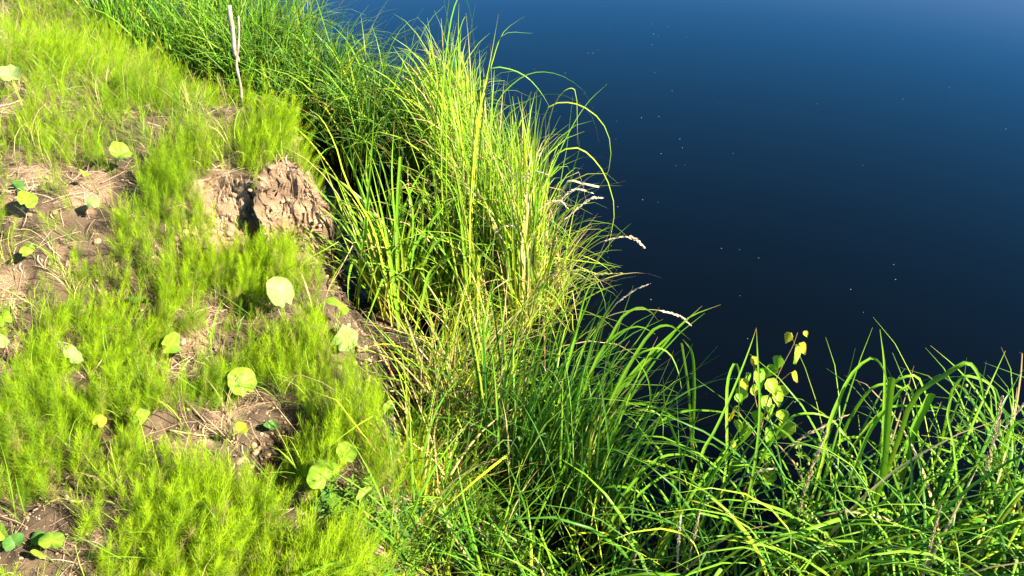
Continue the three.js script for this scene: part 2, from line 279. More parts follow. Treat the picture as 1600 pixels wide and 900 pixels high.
const right = sedge('wide sedge stand in the lower right foreground by the water', [[1260, 955, 110, 65, 90], [1410, 960, 120, 80, 140], [1110, 970, 80, 50, 40], [1540, 945, 70, 80, 95], [1330, 890, 160, 40, 30], [1690, 950, 90, 90, 90]], { seed: 16, tilt: [0.02, 0.42], len: [0.55, 1.1], width: [0.008, 0.0165], droop: [0.9, 3.1], pal: [[0.42, DEEP], [0.42, GREEN], [0.12, YELLOW], [0.04, STRAW]], every: 6 }, 80);
sedge('low tangle of grass blades at the bottom edge below the sedges', [[700, 880, 90, 60, 150], [850, 950, 110, 50, 120], [1010, 970, 90, 40, 70]], { seed: 17, ground: true, tilt: [0.2, 0.9], len: [0.25, 0.55], width: [0.005, 0.011], droop: [0.3, 1.6], pal: [[0.35, DEEP], [0.45, GREEN], [0.16, YELLOW], [0.04, STRAW]], every: 16 }, 20, 'grass_tangle', 'grass', null);
sedge('yellowed tangle of old blades between the horsetail and the dark sedge', [[720, 600, 60, 90, 420], [690, 740, 60, 90, 420], [800, 560, 60, 60, 260], [850, 570, 34, 44, 90]], { seed: 18, ground: true, tilt: [0.1, 1.1], len: [0.2, 0.6], width: [0.004, 0.009], droop: [0.1, 1.5], az: -0.6, bias: 0.35, pal: [[0.18, GREEN], [0.5, YELLOW], [0.3, STRAW], [0.02, RUST]], every: 40, kink: 0.2 }, 24, 'grass_tangle', 'grass', null);

{ // blades that can be followed one by one against the water
  const R = RND(501), Y = { pal: YELLOW };
  for (const [c] of [
    [[[735, 330], [748, 180], [765, 100], [779, 22]]], [[[738, 330], [752, 165], [770, 95], [787, 50], [820, 25]]], [[[745, 300], [765, 110], [787, 54], [832, 52]]],
    [[[760, 260], [777, 160], [800, 132], [825, 116], [850, 112], [880, 119], [912, 142], [927, 170]]], [[[735, 300], [748, 150], [767, 107], [800, 109], [825, 122], [847, 147], [860, 170]]],
    [[[840, 330], [880, 225], [917, 162], [949, 131]]], [[[840, 330], [862, 172], [885, 140], [897, 139], [902, 190], [902, 225]]],
    [[[820, 400], [845, 290], [870, 240], [902, 231], [925, 246], [946, 275], [960, 325], [955, 365], [949, 396]]],
    [[[825, 350], [845, 200], [860, 165], [887, 160], [912, 167], [940, 190], [954, 225], [950, 270], [937, 290]]],
    [[[770, 300], [787, 190], [812, 165], [840, 150], [870, 147], [900, 157], [925, 182], [937, 225]]],
    [[[690, 200], [700, 60], [712, 5], [722, -10], [735, 20], [742, 100]]], [[[680, 200], [692, 80], [702, 0], [705, -30]]], 
    [[[830, 420], [850, 330], [862, 255], [880, 215], [900, 212]]], [[[826, 430], [838, 320], [834, 240], [838, 172]]], [[[845, 430], [853, 300], [852, 175]]], [[[815, 430], [826, 280], [832, 172]]],
    [[[700, 160], [715, 60], [728, 25], [734, 40]]], [[[840, 430], [868, 330], [880, 260], [885, 235], [895, 150]]], [[[850, 450], [880, 350], [897, 260], [905, 235], [900, 190]]],
  ]) traced(tall, R, -3.15 + R() * 0.3, c, { pal: R() < 0.3 ? YELLOW : GREEN, w: 0.0034 + R() * 0.0024, yaw: (R() - 0.5) * 0.3 });
  for (const [c, o] of [
    [[[905, 700], [930, 562], [955, 460]], { w: 0.011 }], [[[880, 700], [912, 580], [940, 500], [973, 452]], {}], [[[890, 680], [930, 565], [955, 525], [975, 492], [1000, 480], [1017, 487], [1029, 502]], { w: 0.011 }],
    [[[890, 700], [920, 590], [945, 540], [975, 516], [1000, 510], [1024, 522]], { w: 0.011 }], [[[920, 700], [960, 615], [995, 550], [1025, 512], [1045, 508], [1062, 517], [1079, 532]], { w: 0.012 }],
    [[[910, 700], [955, 625], [1012, 557], [1062, 510], [1097, 478]], { w: 0.013 }], [[[930, 700], [987, 592], [1037, 540], [1075, 497], [1126, 476]], { w: 0.01 }],
    [[[920, 720], [960, 610], [990, 560], [1025, 544], [1045, 552], [1060, 582], [1066, 617]], { w: 0.01 }], [[[1083, 800], [1080, 675], [1076, 605], [1066, 537]], { w: 0.012, blunt: true }],
    [[[1083, 800], [1083, 675], [1085, 600], [1080, 547], [1067, 530]], { w: 0.012 }], [[[930, 700], [970, 635], [1000, 630], [1032, 639], [1060, 657], [1075, 690]], {}],
    [[[990, 700], [1050, 647], [1087, 641], [1125, 643], [1160, 652]], {}], [[[870, 640], [900, 520], [915, 460], [933, 430]], {}], [[[860, 640], [890, 545], [920, 470], [938, 425]], {}],
    [[[830, 620], [850, 540], [884, 470]], { pal: YELLOW }], [[[895, 680], [935, 600], [990, 540], [1030, 480]], { w: 0.008 }], [[[1000, 680], [1016, 640], [1012, 590], [990, 555]], { w: 0.008 }],
    [[[790, 640], [812, 500], [830, 440]], { pal: YELLOW }], [[[805, 640], [802, 560], [806, 490]], {}], [[[750, 640], [758, 560], [748, 440]], {}], [[[960, 680], [1005, 640], [1032, 650], [1036, 690]], { w: 0.007 }],
    [[[940, 700], [950, 640], [956, 600], [950, 560], [952, 520]], { w: 0.01 }], [[[775, 900], [800, 800], [850, 760], [900, 770], [960, 830]], { w: 0.013 }], [[[730, 740], [790, 728], [830, 690]], {}],
  ]) traced(front, R, -2.15 + R() * 0.25, c, o);
  for (const [c, o] of [
    [[[1100, 700], [1115, 675], [1145, 610], [1170, 547], [1182, 512]], { w: 0.012 }], [[[1180, 720], [1187, 640], [1184, 560], [1182, 514]], { w: 0.008 }], [[[1135, 720], [1135, 630], [1138, 590], [1148, 567], [1154, 576], [1155, 610], [1152, 690]], { w: 0.01 }],
    [[[1285, 720], [1295, 662], [1312, 620], [1332, 582], [1360, 559], [1375, 567], [1385, 590], [1392, 615]], { w: 0.012 }], [[[1376, 740], [1380, 670], [1382, 575], [1375, 515]], { w: 0.013 }],
    [[[1300, 720], [1320, 672], [1340, 635], [1365, 605], [1390, 600], [1415, 610], [1432, 632]], { w: 0.011 }], [[[1340, 720], [1360, 672], [1387, 637], [1417, 602], [1430, 630], [1436, 670]], { w: 0.009 }],
    [[[1380, 680], [1385, 610], [1405, 593], [1430, 587], [1445, 612], [1465, 662], [1475, 700]], { w: 0.01 }], [[[1400, 700], [1432, 617], [1475, 587], [1510, 567], [1527, 582], [1537, 620], [1540, 680]], { w: 0.013 }],
    [[[1570, 700], [1555, 657], [1525, 610], [1497, 577], [1454, 540]], { w: 0.008 }], [[[1470, 700], [1500, 590], [1530, 592], [1550, 605], [1557, 635], [1555, 680]], { w: 0.01 }],
    [[[1415, 720], [1427, 672], [1445, 635], [1455, 615]], { w: 0.022, blunt: true }], [[[1360, 660], [1390, 636], [1425, 634], [1470, 637], [1525, 655], [1580, 690]], { w: 0.01 }], [[[1380, 740], [1388, 650], [1394, 590]], { w: 0.015, blunt: true }],
    [[[1070, 800], [1100, 790], [1150, 760], [1200, 755], [1260, 780], [1320, 800]], { w: 0.01 }], [[[1290, 860], [1330, 840], [1420, 820], [1470, 830], [1510, 870]], { w: 0.012 }], [[[1580, 880], [1560, 800], [1535, 730], [1500, 690], [1440, 680]], { w: 0.012 }],
    [[[940, 850], [985, 760], [1030, 715], [1070, 710], [1100, 725]], { w: 0.013 }], [[[950, 860], [1000, 770], [1050, 738], [1080, 740], [1105, 756]], { w: 0.01 }], [[[1080, 820], [1120, 730], [1170, 680], [1200, 640]], { w: 0.011 }],
    [[[1200, 700], [1240, 650], [1290, 650], [1330, 690]], { w: 0.009 }], [[[1220, 860], [1250, 760], [1310, 690], [1345, 683], [1400, 720]], { w: 0.012 }], [[[1560, 720], [1580, 670], [1600, 655], [1630, 655]], { w: 0.01 }],
    [[[1100, 870], [1085, 770], [1062, 700], [1040, 640], [1036, 590]], { w: 0.009 }], [[[800, 860], [900, 790], [960, 760], [1000, 770], [1040, 830]], { w: 0.01 }], [[[1500, 860], [1490, 700], [1480, 640], [1500, 600]], { w: 0.01 }],
  ]) traced(right, R, -1.62 - R() * 0.28, c, o);
  for (const [c, o] of [
    [[[622, 500], [612, 420], [600, 350], [580, 258]], { w: 0.016, pal: GREEN, b: 1.3 }], [[[624, 500], [620, 425], [617, 350], [612, 270], [616, 190]], { w: 0.013, b: 1.2 }], [[[555, 500], [562, 437], [572, 337], [580, 257], [587, 136]], { w: 0.011 }],
    [[[610, 500], [625, 432], [662, 362], [695, 322], [727, 297]], { w: 0.02, b: 1.2 }], [[[607, 470], [590, 380], [575, 340], [542, 285], [522, 222], [500, 183], [485, 172]], { w: 0.01, pal: YELLOW }], [[[612, 490], [607, 400], [590, 350], [575, 332], [537, 320]], { w: 0.013, pal: YELLOW }],
    [[[626, 500], [620, 330], [625, 245]], { w: 0.011, blunt: true }], [[[640, 500], [655, 430], [690, 372], [720, 375], [745, 400]], { w: 0.012 }], [[[640, 560], [660, 470], [675, 420], [720, 395]], { w: 0.014 }], [[[690, 560], [700, 480], [726, 450]], { w: 0.018, b: 1.3 }],
    [[[596, 470], [585, 380], [552, 260], [540, 200], [520, 170]], { w: 0.009 }], [[[634, 480], [648, 380], [655, 340]], { w: 0.011 }], [[[600, 500], [583, 420], [573, 370], [580, 290]], { w: 0.011, pal: YELLOW }], [[[640, 420], [645, 330], [632, 288], [620, 278]], { w: 0.01 }],
    [[[650, 700], [628, 640], [606, 580], [588, 545]], { w: 0.013, pal: STRAW }], [[[536, 620], [530, 560], [517, 527]], { w: 0.011, pal: STRAW }],
  ]) traced(mid, R, -2.95 + R() * 0.12, c, { yaw: (R() - 0.5) * 0.3, ...o });
}

// ---------------------------------------------------------------- where the round leaves stand
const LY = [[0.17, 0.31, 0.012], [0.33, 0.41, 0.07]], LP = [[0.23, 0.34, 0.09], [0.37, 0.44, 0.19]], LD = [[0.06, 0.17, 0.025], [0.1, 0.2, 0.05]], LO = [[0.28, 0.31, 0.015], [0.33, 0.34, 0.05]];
const LEAVES = [
  [440, 460, 42, 54, LP, 1.0, 0.15, 'large pale round leaf standing upright below the crumbling soil face'],
  [530, 480, 24, 44, LY, 0.7, 0.95, 'folded yellow green leaf, upper of the pair beside the dark soil hollow'],
  [540, 528, 44, 60, LP, 0.9, 0.5, 'large pale leaf, lower of the pair beside the dark soil hollow'],
  [268, 540, 36, 42, LY, 0.8, -0.1, 'round yellow green leaf over dark soil at left of centre'],
  [380, 600, 44, 48, LY, 0.9, 0.1, 'large round yellow green leaf with dark veins in the middle of the bank'],
  [540, 712, 34, 38, LY, 0.7, 0.2, 'bright curled leaf at the foot of the large horsetail mound'],
  [508, 745, 56, 40, LY, 0.35, -0.2, 'wide flat leaf in front of the dark hollow'],
  [518, 775, 44, 36, LD, 0.3, 0.3, 'dark shaded leaf under the wide flat leaf by the hollow'],
  [17, 118, 30, 26, LP, 0.7, -0.3, 'pale leaf in the horsetail at the left edge, uppermost of all'],
  [188, 242, 38, 28, LY, 0.6, -0.7, 'pointed bright leaf lying tilted above the bare soil strip'],
  [41, 313, 28, 26, LY, 0.8, 0.1, 'small bright leaf at the left end of the bare soil strip'],
  [144, 315, 20, 22, LP, 0.9, 0.3, 'small pale leaf over the bare soil strip, left of the scarp'],
  [155, 659, 24, 20, LO, 0.6, 0.0, 'small clean yellow leaf in the lower left horsetail'],
  [223, 648, 20, 38, LY, 1.1, -0.2, 'narrow bright leaf right of the small yellow leaf'],
  [113, 555, 34, 24, LP, 0.5, -0.3, 'dull pale leaf half hidden in the horsetail at the left'],
  [4, 498, 24, 34, LY, 0.9, 0, 'bright leaf cut by the left edge at mid height'],
  [4, 534, 20, 24, LP, 0.8, 0.2, 'paler leaf cut by the left edge, just under the brighter one'],
  [80, 846, 36, 26, LY, 0.5, 0.1, 'bright leaf in the litter of the lower left corner, rightmost of its trio'],
  [58, 842, 22, 18, LD, 0.4, 0.3, 'small green leaf, middle of the trio in the lower left corner'],
  [22, 848, 30, 22, LD, 0.5, -0.2, 'green leaf, leftmost of the trio in the lower left corner'],
  [3, 834, 18, 26, LY, 0.8, 0, 'bright leaf cut by the left edge near the bottom corner'],
  [60, 866, 22, 12, LY, 0.4, -0.6, 'narrow bright leaf on the litter below the corner trio'],
  [376, 672, 22, 18, LO, 0.5, -0.3, 'small yellow leaf above the pale leaf litter'],
  [216, 470, 42, 26, LD, 0.4, -0.2, 'dark green leaf in shade between two horsetail patches'],
  [606, 640, 18, 30, LY, 1.0, 0.3, 'small upright leaf at the right end of the dark soil hollow'],
  [568, 775, 18, 34, LY, 1.0, 0.5, 'narrow olive leaf among shaded grass at bottom centre'],
  [612, 822, 56, 30, LD, 0.4, 0.1, 'wide shaded leaf under the grass at bottom centre'],
  [640, 800, 40, 24, LD, 0.4, -0.3, 'shaded leaf right above the wide one at bottom centre'],
  [40, 392, 16, 22, LY, 0.9, 0.5, 'thin curled leaf under the left end of the bare strip'],
  [25, 292, 24, 16, LD, 0.4, 0.2, 'dull green leaf above the small bright leaf at the left edge'],
  [420, 668, 28, 18, LD, 0.4, 0.1, 'green leaf in shade at the top of the dark hollow'],
  [132, 270, 14, 10, LY, 0.4, 0.0, 'tiny leaf lying on the bare soil strip'],
  [500, 795, 34, 30, LD, 0.3, -0.2, 'lowest dark leaf under the wide flat leaf by the hollow'],
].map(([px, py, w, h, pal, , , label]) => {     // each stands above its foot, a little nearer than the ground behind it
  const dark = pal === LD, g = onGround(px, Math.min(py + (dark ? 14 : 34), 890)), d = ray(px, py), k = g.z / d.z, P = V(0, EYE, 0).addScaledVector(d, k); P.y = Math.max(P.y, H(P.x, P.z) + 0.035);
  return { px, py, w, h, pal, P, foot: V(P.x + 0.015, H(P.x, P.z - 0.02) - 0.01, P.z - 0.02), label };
});
const leafClear = (x, z) => { for (const { foot } of LEAVES) { const dx = x - foot.x, dz = z - foot.z; if (Math.abs(dx) < 0.05 && dz > -0.03 && dz < 0.16) return true; } return false; };

// ---------------------------------------------------------------- horsetail
function horsetailGeo(seed) {
  const R = RND(seed), mb = new MB(), h = 0.2 + R() * 0.1, bend = (R() - 0.5) * 0.16, pts = [];
  for (let k = 0; k <= 6; k++) { const t = k / 6; pts.push(V(bend * t * t, h * t, 0.03 * (R() - 0.5) * t)); }
  mb.tube(pts, (t) => 0.0014 * (1 - 0.8 * t), () => [0.9, 0.95, 0.9], 3);
  const curve = new THREE.CatmullRomCurve3(pts), wn = 13;
  for (let w = 0; w < wn; w++) {
    const t = 0.16 + 0.82 * w / wn, P = curve.getPoint(t), n = 7, L = mix(0.085, 0.03, t) * (0.8 + R() * 0.4), a0 = R() * 6.28;
    for (let k = 0; k < n; k++) {
      const a = a0 + k / n * 6.283 + (R() - 0.5) * 0.4, el = mix(0.5, 1.0, t) + (R() - 0.5) * 0.5, l = L * (0.7 + R() * 0.5), d = V(Math.cos(a) * Math.cos(el), Math.sin(el), Math.sin(a) * Math.cos(el)), m = P.clone().addScaledVector(d, l * 0.5);
      d.y += 0.5; d.normalize(); const e = m.clone().addScaledVector(d, l * 0.5), c = 0.8 + R() * 0.4, b = mb.p.length / 3, s = V(-Math.sin(a), 0.5 * (R() - 0.5), Math.cos(a)).multiplyScalar(0.00055);
      mb.p.push(P.x - s.x, P.y - s.y, P.z - s.z, P.x + s.x, P.y + s.y, P.z + s.z, m.x - s.x, m.y - s.y, m.z - s.z, m.x + s.x, m.y + s.y, m.z + s.z, e.x, e.y, e.z);
      for (let q = 0; q < 5; q++) mb.c.push(c, c, c);
      mb.i.push(b, b + 1, b + 2, b + 1, b + 3, b + 2, b + 2, b + 3, b + 4);
    }
  }
  return mb.geo();
}
const horseGeos = [1, 2, 3, 4, 5].map((s) => horsetailGeo(900 + s));
const M4 = new THREE.Matrix4(), Q = new THREE.Quaternion(), Q2 = new THREE.Quaternion(), UPV = V(0, 1, 0), COL = new THREE.Color();
function horseMatrix(R, p, sc, lean = V(0, 0, 0)) {
  const wx = lean.x + p.x, wz = lean.z + p.z, az = -0.35 + 1.6 * fbm(wx * 1.7, 31, wz * 1.7, 2) + (R() - 0.5) * 2.0, tilt = 0.06 + R() * 0.34 + 0.35 * clamp(0.5 + 1.6 * fbm(wx * 2.1, 51, wz * 2.1, 2)); Q.setFromAxisAngle(V(Math.sin(az), 0, -Math.cos(az)), tilt); Q2.setFromAxisAngle(UPV, R() * 6.283); Q.multiply(Q2);
  return M4.compose(p, Q, V(sc, sc, sc)).clone();
}
function horseColor(R, tone) { if (R() < 0.06) return COL.setRGB(0.3, 0.27, 0.07).clone(); const t = clamp(tone + (R() - 0.5) * 0.6), c = mixc([0.1, 0.22, 0.004], [0.35, 0.5, 0.007], t), b = 0.8 + R() * 0.35; return COL.setRGB(c[0] * b, c[1] * b, c[2] * b).clone(); }
function horsetails(list, name, parent) {      // [matrix, colour] -> InstancedMesh for each variant
  horseGeos.forEach((g, v) => {
    const mine = list.filter((_, k) => k % horseGeos.length === v); if (!mine.length) return;
    const im = new THREE.InstancedMesh(g, mHorse, mine.length); mine.forEach(([m, c], k) => { im.setMatrixAt(k, m); im.setColorAt(k, c); });
    im.name = name; im.castShadow = im.receiveShadow = true; parent.add(im); im.userData.kind = 'stuff';
  });
}
{
  const R = RND(4242), list = [];
  for (let n = 0; n < 140000 && list.length < 14000; n++) {
    const x = mix(-5.6, 0.2, R()), z = mix(-8.6, -0.6, R()), y = H(x, z);
    const onTop = smooth(-0.02, 0.06, sd(L_EDGE, x, z)); if (R() > onTop || slope(x, z) > 1.1 + 1.6 * smooth(0.1, 0.4, fbm(x * 6, 77, z * 6, 2)) || leafClear(x, z)) continue;
    const clump = fbm(x * 3.6, 21, z * 3.6, 3) * 0.5 + 0.5, b = bareAt(x, z); if (R() > smooth(0.3, 0.66, clump) * 0.8 + 0.16 || R() < b * 0.88) continue;
    list.push([horseMatrix(R, V(x, y - 0.01, z), (0.35 + 0.65 * R()) * mix(0.45, 1.1, clump) * (1 - 0.5 * b)), horseColor(R, -0.12 + clump * 1.45)]);
  }
  horsetails(list, 'stem', tag(thing('horsetail_carpet', 'fine feathery horsetail growing all over the earth bank', 'horsetail'), null, null, null, 'stuff'));
}
for (const [px, py, r, n, tone, sc, label] of [
  [60, 105, 0.3, 260, 0.75, 1.05, 'thick bright horsetail patch in the top left corner'],
  [250, 165, 0.26, 240, 0.5, 1.0, 'horsetail patch left of the stick, in front of dark sedge'],
  [432, 228, 0.2, 300, 0.75, 0.9, 'bushy horsetail tuft on the lip of the crumbling soil edge'],
  [300, 245, 0.15, 110, 0.7, 0.85, 'horsetail tuft above the bare scarp left of the soil lip'],
  [265, 310, 0.12, 110, 0.5, 0.9, 'small round horsetail tuft beside the scarp of bare soil'],
  [110, 240, 0.18, 100, 0.6, 0.75, 'horsetail patch just above the long bare soil strip'],
  [215, 455, 0.2, 200, 0.65, 1.0, 'upright horsetail tuft below the bare soil strip'],
  [330, 425, 0.15, 140, 0.8, 0.9, 'bright horsetail tuft at the foot of the scarp'],
  [420, 440, 0.18, 200, 0.85, 0.95, 'very bright horsetail tuft below the crumbling soil face'],
  [530, 370, 0.12, 110, 0.4, 0.9, 'darker horsetail tuft right of the crumbling soil face'],
  [110, 555, 0.22, 200, 0.65, 1.0, 'leaning horsetail patch at the left below a bare spot'],
  [255, 510, 0.14, 90, 0.6, 0.85, 'horsetail tuft just above the round leaf at left of centre'],
  [495, 570, 0.2, 210, 0.85, 0.9, 'horsetail patch left of the pale folded leaves'],
  [180, 640, 0.22, 170, 0.7, 0.85, 'horsetail patch above the small yellow round leaf'],
  [555, 715, 0.24, 380, 0.8, 0.95, 'large dense horsetail mound right of the dark hollow'],
  [40, 700, 0.24, 220, 0.45, 1.0, 'darker horsetail patch at the left edge above bare litter'],
  [215, 725, 0.12, 80, 0.75, 0.7, 'low horsetail tuft above the pale straw patch'],
  [300, 850, 0.22, 420, 0.75, 1.0, 'large bright horsetail mound at the bottom left of centre'],
  [500, 950, 0.2, 380, 0.85, 1.0, 'dense bright horsetail mound at the bottom edge of the picture'],
  [665, 745, 0.17, 200, 0.7, 0.85, 'horsetail patch where the bank meets the yellowed tangle'],
  [415, 330, 0.07, 70, 0.75, 0.75, 'horsetail tuft growing down the scarp between two faces of bare soil'],
  [345, 625, 0.12, 90, 0.5, 0.8, 'horsetail tuft around the large round yellow green leaf'],
]) {
  const R = RND(Math.round(px * 13 + py)), c = onGround(px, py), t = thing('horsetail_tuft', label, 'horsetail', c, 'horsetail tufts on the bank'), list = [];
  for (let k = 0; k < n; k++) { const a = R() * 6.283, q = Math.sqrt(R()) * r * (0.8 + 0.4 * R()), x = c.x + Math.cos(a) * q, z = c.z + Math.sin(a) * q; if (slope(x, z) > 2.6 || sd(L_EDGE, x, z) < -0.1 || leafClear(x, z)) continue; list.push([horseMatrix(R, V(x - c.x, H(x, z) - 0.01 - c.y, z - c.z), sc * (0.5 + 0.6 * R()) * (1 - 0.3 * q / r), c), horseColor(R, tone)]); }
  horsetails(list, 'stem', t);
}

// ---------------------------------------------------------------- short grass and dead stems among the horsetail
{
  const turf = tag(thing('bank_grass', 'short thin grass and dead stems scattered among the horsetail', 'grass'), null, null, null, 'stuff');
  const R = RND(612), variants = [0, 1, 2, 3].map(() => { const mb = new MB(); for (let k = 0; k < 5; k++) growBlade(mb, R, V((R() - 0.5) * 0.03, 0, (R() - 0.5) * 0.03), { az: R() * 6.28, tilt: 0.1 + R() * 0.6, len: 0.1 + R() * 0.14, width: 0.0022 + R() * 0.0018, droop: R() * 1.6, pal: [[1, 1, 1], [0.9, 1, 0.9], [0.95, 0.95, 0.9]], seg: 5 }); return mb.geo(); });
  const list = []; for (let n = 0; n < 40000 && list.length < 3000; n++) { const x = mix(-4, 0.3, R()), z = mix(-6.2, -0.6, R()); if (sd(L_EDGE, x, z) < -0.15 || slope(x, z) > 1.3 || H(x, z) < 0.06 || leafClear(x, z) || R() < 0.7 * bareAt(x, z)) continue; list.push([x, z]); }
  variants.forEach((g, v) => {
    const mine = list.filter((_, k) => k % 4 === v), im = new THREE.InstancedMesh(g, mBlade, mine.length);
    mine.forEach(([x, z], k) => { Q.setFromAxisAngle(UPV, R() * 6.28); const sc = 0.6 + R() * 0.7; im.setMatrixAt(k, M4.compose(V(x, H(x, z) - 0.005, z), Q, V(sc, sc, sc))); const c = pick(R, [[0.45, [0.14, 0.26, 0.01]], [0.25, [0.24, 0.33, 0.02]], [0.2, [0.4, 0.32, 0.14]], [0.1, [0.2, 0.12, 0.06]]]), b = 0.8 + R() * 0.4; im.setColorAt(k, COL.setRGB(c[0] * b, c[1] * b, c[2] * b)); });
    im.name = 'blades'; im.castShadow = im.receiveShadow = true; im.userData.kind = 'stuff'; turf.add(im);
  });
}

// ---------------------------------------------------------------- straw, crumbs and litter on the soil
{
  const R = RND(99), mb = new MB(), pts = []; for (let k = 0; k <= 4; k++) pts.push(V((k / 4 - 0.5), 0.04 * Math.sin(k / 4 * 3.14), 0.05 * Math.sin(k * 1.3)));
  mb.ribbon(pts, () => V(0, 0.2, 1), () => 0.02, () => [1, 1, 1], 0.2);
  const g = mb.geo(), N = 15000, im = new THREE.InstancedMesh(g, mDry, N); let n = 0;
  for (let t = 0; t < 200000 && n < N; t++) {
    const x = mix(-3.8, 0.35, R()), z = mix(-6, -0.6, R()), l = sd(L_EDGE, x, z); if (l < -0.25 || H(x, z) < 0.03) continue;
    const b = bareAt(x, z), st = slope(x, z); if (R() > 0.22 + 0.7 * b + 0.4 * smooth(0.9, 2, st) || R() < 0.75 * shadeLitterAt(x, z)) continue;
    const L = 0.02 + R() ** 2 * 0.15; Q.setFromAxisAngle(V(0, 1, 0), R() * 6.283); if (st > 0.9) { const e = 0.02, dn = V(H(x - e, z) - H(x + e, z), 0, H(x, z - e) - H(x, z + e)).normalize(); dn.y = -st * 0.9; dn.add(V((R() - 0.5) * 1.6, (R() - 0.5), (R() - 0.5) * 1.6)).normalize(); Q.setFromUnitVectors(V(1, 0, 0), dn); } else { Q2.setFromAxisAngle(V(0, 0, 1), (R() - 0.5) * 0.5); Q.multiply(Q2); }
    im.setMatrixAt(n, M4.compose(V(x, H(x, z) + 0.003 + R() * 0.01, z), Q, V(L, L, 0.04 + R() ** 2 * 0.12)));
    const k = R() * (1 - 0.55 * shadeLitterAt(x, z)), c = mixc([0.13, 0.08, 0.045], [0.58, 0.44, 0.28], k); im.setColorAt(n, COL.setRGB(...c)); n++;
  }
  im.count = n; im.name = 'straw_litter'; im.castShadow = im.receiveShadow = true; scene.add(im); tag(im, 'pale dead straw lying over the bare soil of the bank', 'straw', null, 'stuff');

  const parts = []; const Rc = RND(55);
  const cg = new THREE.IcosahedronGeometry(1, 1); const cpos = cg.attributes.position; for (let i = 0; i < cpos.count; i++) { const q = V(cpos.getX(i), cpos.getY(i), cpos.getZ(i)), s = 1 + 0.4 * fbm(q.x * 1.6 + 5, q.y * 1.6, q.z * 1.6, 2); cpos.setXYZ(i, q.x * s, q.y * s * 0.75, q.z * s); } cg.computeVertexNormals(); cg.setAttribute('color', new THREE.Float32BufferAttribute(new Array(cpos.count * 3).fill(1), 3));
  const NC = 7000, ic = new THREE.InstancedMesh(cg, new THREE.MeshStandardMaterial({ roughness: 1, vertexColors: true }), NC); let m = 0;
  for (let t = 0; t < 200000 && m < NC; t++) {
    const x = mix(-3.6, 0.3, Rc()), z = mix(-5.4, -0.8, Rc()), st = slope(x, z); if (H(x, z) < 0.04) continue;
    if (Rc() > 0.9 * smooth(0.8, 2, st) * (1 - 0.7 * shadeLitterAt(x, z)) + 0.3 * bareAt(x, z) + 0.02) continue;
    const s = 0.0015 + Rc() ** 4 * (st > 0.9 ? 0.014 : 0.006); Q.setFromAxisAngle(V(Rc() - 0.5, Rc() - 0.5, Rc() - 0.5).normalize(), Rc() * 6);
    ic.setMatrixAt(m, M4.compose(V(x, H(x, z) + s * 0.2, z), Q, V(s, s, s))); const c = mixc([0.15, 0.092, 0.056], [0.38, 0.25, 0.16], Rc()); ic.setColorAt(m, COL.setRGB(...c)); m++;
  }
  ic.count = m; ic.name = 'soil_crumbs'; ic.castShadow = ic.receiveShadow = true; scene.add(ic); tag(ic, 'loose crumbs of dry soil on the slope and scarp', 'soil', null, 'stuff');
}

// ---------------------------------------------------------------- round leaves of coltsfoot
function roundLeaf(R, w, cup, pal) {
  const rings = 7, n = 42, pos = [], col = [], idx = [], lobes = 7 + Math.floor(R() * 3), ph = R() * 6, wave = 0.05 + R() * 0.07, fold = (R() - 0.2) * 1.1, curl = (R() - 0.35) * 1.6;
  for (let r = 0; r <= rings; r++) for (let k = 0; k <= n; k++) {
    const f = r / rings, a = -Math.PI + (k / n) * Math.PI * 2, notch = 1 - 0.4 * Math.exp(-(((Math.abs(a) - Math.PI)) ** 2) / 0.09);   // notch at the stalk
    const rad = f * w / 2 * notch * (1 + (0.03 * Math.cos(a * lobes + ph) + 0.11 * noise3(Math.sin(a) * 1.4 + ph, Math.cos(a) * 1.4, lobes) + 0.05 * noise3(a * 3, ph, 3)) * f + 0.16 * Math.cos(a)), x = Math.sin(a) * rad, z = -Math.cos(a) * rad;
    const vein = Math.abs(Math.sin(a * 3.5 + 0.3)) ** 0.5, y = cup * f * f * w * 0.35 + wave * w * f * f * Math.sin(a * 3 + ph) + 0.03 * w * (vein - 1) * f * 1.5 + fold * Math.abs(x) - curl * z * z / w - 0.25 * w * f ** 3 * Math.max(0, Math.cos(a)) * wave * 8;
    pos.push(x, y, z); const m = mixc(pal[1], pal[0], Math.min(1, 0.05 + 1.15 * vein)), b = (0.9 + 0.2 * hash3(r, k, 5)) * (f > 0.97 && hash3(k, lobes, 9) < 0.3 ? 0.6 : 1); col.push(m[0] * b, m[1] * b, m[2] * b);
  }
  for (let r = 0; r < rings; r++) for (let k = 0; k < n; k++) { const a = r * (n + 1) + k, b = a + 1, c = a + n + 1, d = c + 1; idx.push(a, c, b, b, c, d); }
  const g = new THREE.BufferGeometry(); g.setAttribute('position', new THREE.Float32BufferAttribute(pos, 3)); g.setAttribute('color', new THREE.Float32BufferAttribute(col, 3)); g.setIndex(idx); g.computeVertexNormals(); return g;
}
